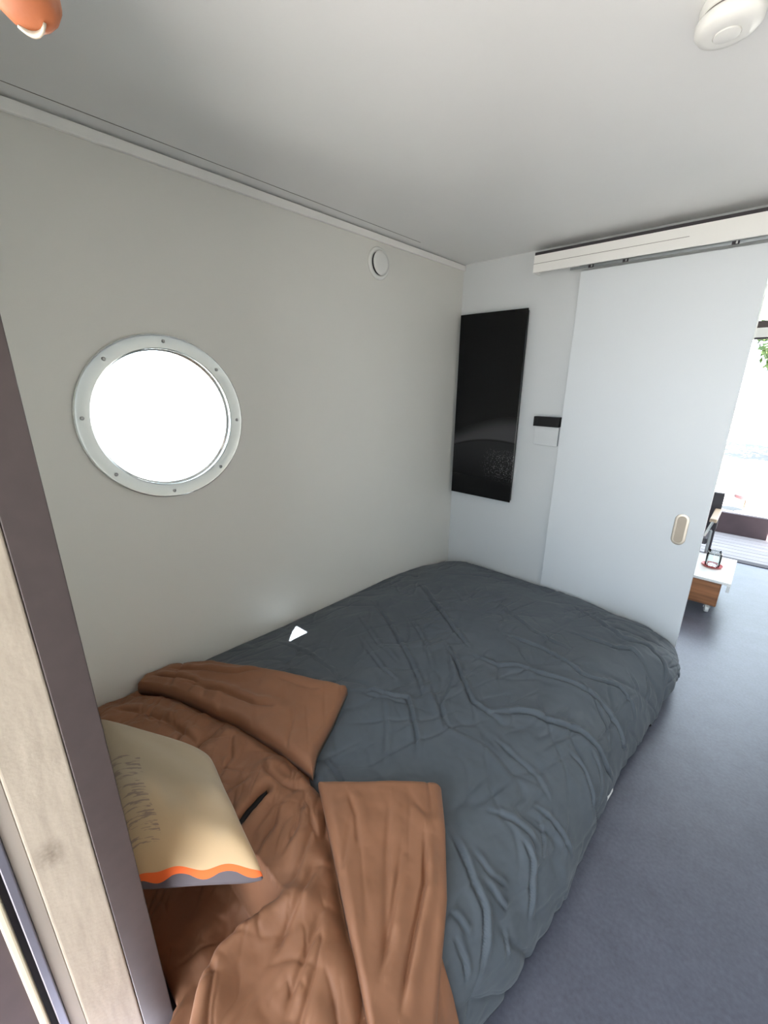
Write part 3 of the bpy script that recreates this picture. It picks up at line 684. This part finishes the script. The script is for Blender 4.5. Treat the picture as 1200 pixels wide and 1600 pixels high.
ch = thing('armchair', 'dark grey chair with pale wooden armrests behind the coffee table', 'chair', (1.25, 1.47, 0))
bm = bx(bmesh.new(), .99, 1.505, 1.60, 1.64, .35, .655, .008, 3); obj('backrest', bm, M['darkfabric'], ch)
bm = bx(bmesh.new(), 1.0, 1.48, 1.28, 1.60, .31, .36, .01, 3); obj('seat', bm, M['darkfabric'], ch)
for x in (1.0, 1.49):
    obj('leg', tube(bmesh.new(), [(x, 1.62, .0), (x, 1.62, .36)], .012, 10), M['darkfabric'], ch)
    obj('leg', tube(bmesh.new(), [(x, 1.30, .0), (x, 1.30, .32), (x, 1.27, .43)], .010, 10), M['rail'], ch)
    ar = box('armrest', x - .022, x + .022, 1.24, 1.60, .50, .53, M['palewood'], ch, .006)
    obj('arm_tube', tube(bmesh.new(), [(x - .03 if x > 1.2 else x + .03, 1.24, .39), (x, 1.235, .51)], .009, 10), M['steel'], ar)

# terrace opening at the far end
d3 = thing('door_3', 'open terrace doorway at the far end with a dark header and a blind', 'door frame', (1.58, 2.0, 0), 'structure')
for x in (.75, 2.36): box('side_post', x, x + .04, 1.97, 2.04, 0, H, M['trim'], d3)
box('dark_header', 1.425, 2.36, 1.966, 2.02, 1.897, 1.947, M['brown'], d3)
box('blind_cassette', 1.425, 2.36, 1.95, 2.01, 1.828, 1.8968, M['white'], d3, .006)
box('blind_bottom_bar', 1.42, 2.36, 1.965, 1.985, 1.815, 1.8275, M['gap'], d3)
box('inner_post', 1.408, 1.4245, 1.962, 2.02, 1.815, H - .001, M['trim'], d3)
box('transom_glass', 1.425, 2.36, 1.99, 1.996, 1.9475, H - .001, M['pane'], d3)
box('threshold', .79, 2.36, 1.9655, 2.045, -.03, .006, M['gap'], d3)

# ================================================================== OUTSIDE
deck = thing('terrace', 'grey plank decking outside the far doorway', 'decking', (1.6, 2.45, -.03), 'structure')
for k in range(8): box('deck_plank', -.3, 3.4, 2.052 + k * .1, 2.146 + k * .1, -.035, -.004, M['decking'], deck, .003)
struct(box('trim_3', -.3, 3.4, 2.856, 2.92, -.25, .209, M['maroon'], bev=.004), 'dark brown edge board closing off the decking', 'edge board')
struct(box('ground', -60, 60, -60, 60, -1.1, -1.0, M['ground']), 'pale sunlit ground outside', 'ground')
struct(box('front_step', .2, 3.2, -4.6, -2.81, -.10, -.055, M['step'], bev=.004), 'weathered board step in front of the doorway', 'step')
aw = bmesh.new()
# added sheet over the step blocks the sun; its gap shapes the sun patch
def back(px, py, pz=.285, z=2.42):
    t = (z - pz) / -SUN.z; return (px - SUN.x * t, py - SUN.y * t, z)
tri = [back(.172, -1.592), back(.035, -1.462), back(.166, -1.472)]
o4 = [(-.1, -2.66, 2.42), (3.4, -2.66, 2.42), (3.4, -4.1, 2.42), (-.1, -4.1, 2.42)]
ov = [aw.verts.new(p) for p in o4]; tv = [aw.verts.new(p) for p in tri]
es = [aw.edges.new((ov[k], ov[(k + 1) % 4])) for k in range(4)] + [aw.edges.new((tv[k], tv[(k + 1) % 3])) for k in range(3)]
bmesh.ops.triangle_fill(aw, edges=es, use_beauty=True)
tc_ = sum((v.co for v in tv), Vector()) / 3
for f in [f for f in aw.faces if all(v in tv for v in f.verts)]: aw.faces.remove(f)
cn = obj('sun_blocker', aw, M['blocker']); struct(cn, 'unseen grey sheet added over the step to block and shape the sun', 'sun_blocker')
sm_ = cn.modifiers.new('thick', 'SOLIDIFY'); sm_.thickness = .004

struct(box('added_screen', 2.46, 2.52, -4.1, -2.675, -1.0, 2.41, M['step']), 'unseen grey screen added beside the step to cut light on the jamb', 'wall')  # added out of view, holds sky light off the door jamb
st = thing('pedestal_table', 'small red round table on one leg, far outside beyond the decking', 'table', (1.60, 8.18, -1.0))
obj('top', lathe(bmesh.new(), [(0, .28), (.16, .285), (.20, .31), (.19, .36), (.08, .385), (0, .39)], (1.60, 8.18, -1), (0, 0, 1), 32), M['redtable'], st)
obj('column', tube(bmesh.new(), [(1.60, 8.18, -.985), (1.60, 8.18, -.68)], .014, 10), M['bark'], st)
obj('base', lathe(bmesh.new(), [(0, .001), (.12, .001), (.12, .012), (.02, .02), (0, .02)], (1.60, 8.18, -1), (0, 0, 1), 32), M['white'], st)

def tree(x, y_, ht, cr, seed, label):
    t = thing('tree', label, 'tree', (x, y_, -1.0)); r = np.random.RandomState(seed)
    obj('trunk', tube(bmesh.new(), [(x, y_, -1), (x + .05, y_, ht * .4), (x, y_, ht)], [.14, .11, .05], 10), M['bark'], t)
    bm = bmesh.new()
    for k in range(5200):
        d = r.normal(size=3); d /= np.linalg.norm(d); p = Vector(d * cr * r.uniform(.5, 1) ** .5); p.z *= .8; p += Vector((x, y_, ht))
        a_, b_ = Vector(r.normal(size=3)).normalized(), Vector(r.normal(size=3)).normalized(); s = .13
        bm.faces.new([bm.verts.new(p + a_ * s), bm.verts.new(p + b_ * s * .6), bm.verts.new(p - a_ * s), bm.verts.new(p - b_ * s * .6)])
    f = obj('foliage', bm, M['leaf'], t)
tree(3.1, 16.0, 3.0, 2.35, 3, 'leafy green tree outside seen past the edge of the sliding door')

# ================================================================== THE PHOTOGRAPHER'S HAND
def skinned(name, chains, m, parent, sub=2):
    """chains: lists of (point, radius); every chain after the first starts with an index into the vertices made so far"""
    vs, es, rad = [], [], []
    for ch_ in chains:
        prev = None
        for it in ch_:
            if isinstance(it, int): prev = it; continue
            vs.append(it[0]); rad.append(it[1]); i = len(vs) - 1
            if prev is not None: es.append((prev, i))
            prev = i
    me = bpy.data.meshes.new(name); me.from_pydata([tuple(v) for v in vs], es, [])
    o = bpy.data.objects.new(name, me); C.objects.link(o)
    sk = o.modifiers.new('skin', 'SKIN'); sk.use_smooth_shade = True
    ss = o.modifiers.new('sub', 'SUBSURF'); ss.levels = sub; ss.render_levels = sub
    me_l = me.skin_vertices[0].data if me.skin_vertices else None
    if me_l is None:
        bpy.context.view_layer.objects.active = o
        bpy.ops.mesh.customdata_skin_add(); me_l = me.skin_vertices[0].data
    for k, s in enumerate(me_l): s.radius = (rad[k], rad[k]); s.use_root = (k == 0)
    me.materials.append(m)
    if parent: o.parent = parent; o.matrix_parent_inverse = parent.matrix_basis.inverted()
    return o
def loc(r, u, f): return CAM + CR * r + CU * u + f_ * f
hand = thing('person', "raised hand of the person at the doorway, one fingertip reaching into view", 'person', loc(-.20, .30, .10))
TIP = loc(-.0985, .1345, .115)
def fp(k, r, u, f): return (loc(r, u, f), k)
palm = [fp(.030, -.215, .30, .06), fp(.034, -.200, .262, .075), fp(.036, -.188, .232, .088), fp(.030, -.178, .212, .098)]
wr = [0, fp(.027, -.235, .345, .03), fp(.033, -.27, .40, -.04), fp(.040, -.33, .45, -.16)]
index = [3, fp(.0118, -.160, .208, .105), fp(.0108, -.130, .190, .113), fp(.0104, -.1125, .170, .116), fp(.0102, -.1035, .152, .116), fp(.0094, -.0990, .1430, .1155), fp(.0072, -.0980, .1380, .115)]
middle = [3, fp(.0115, -.176, .186, .118), fp(.0102, -.168, .155, .134), fp(.0092, -.172, .135, .125), fp(.0075, -.178, .130, .112)]
ring = [3, fp(.0108, -.190, .190, .122), fp(.0098, -.192, .162, .138), fp(.0088, -.196, .145, .126), fp(.0072, -.200, .140, .114)]
little = [3, fp(.0095, -.205, .200, .122), fp(.0085, -.214, .178, .134), fp(.0076, -.218, .165, .124), fp(.0065, -.220, .162, .115)]
thumb = [1, fp(.0140, -.178, .252, .050), fp(.0120, -.158, .226, .045), fp(.0105, -.146, .205, .055), fp(.0080, -.142, .192, .064)]
skinned('hand', [palm, wr, index, middle, ring, little, thumb], M['skin'], hand)

nb = bmesh.new(); rows = []
for i in range(9):
    t = i / 8; row = []
    for j in range(9):
        s = j / 4 - 1; w = .0036 * (1 - .25 * (1 - t) ** 2)
        row.append(nb.verts.new(loc(-.1012 + .0012 * t + s * w, .1480 - .0102 * t - .0014 * (1 - s * s) * t, .1155 + .0064 - .0016 * s * s - .0022 * t)))
    rows.append(row)
for i in range(8):
    for j in range(8): nb.faces.new((rows[i][j], rows[i + 1][j], rows[i + 1][j + 1], rows[i][j + 1]))
nl = obj('fingernail', nb, M['nailtip'], hand, True); nl['label'] = 'pale fingernail tip'
sm2 = nl.modifiers.new('thick', 'SOLIDIFY'); sm2.thickness = .0007
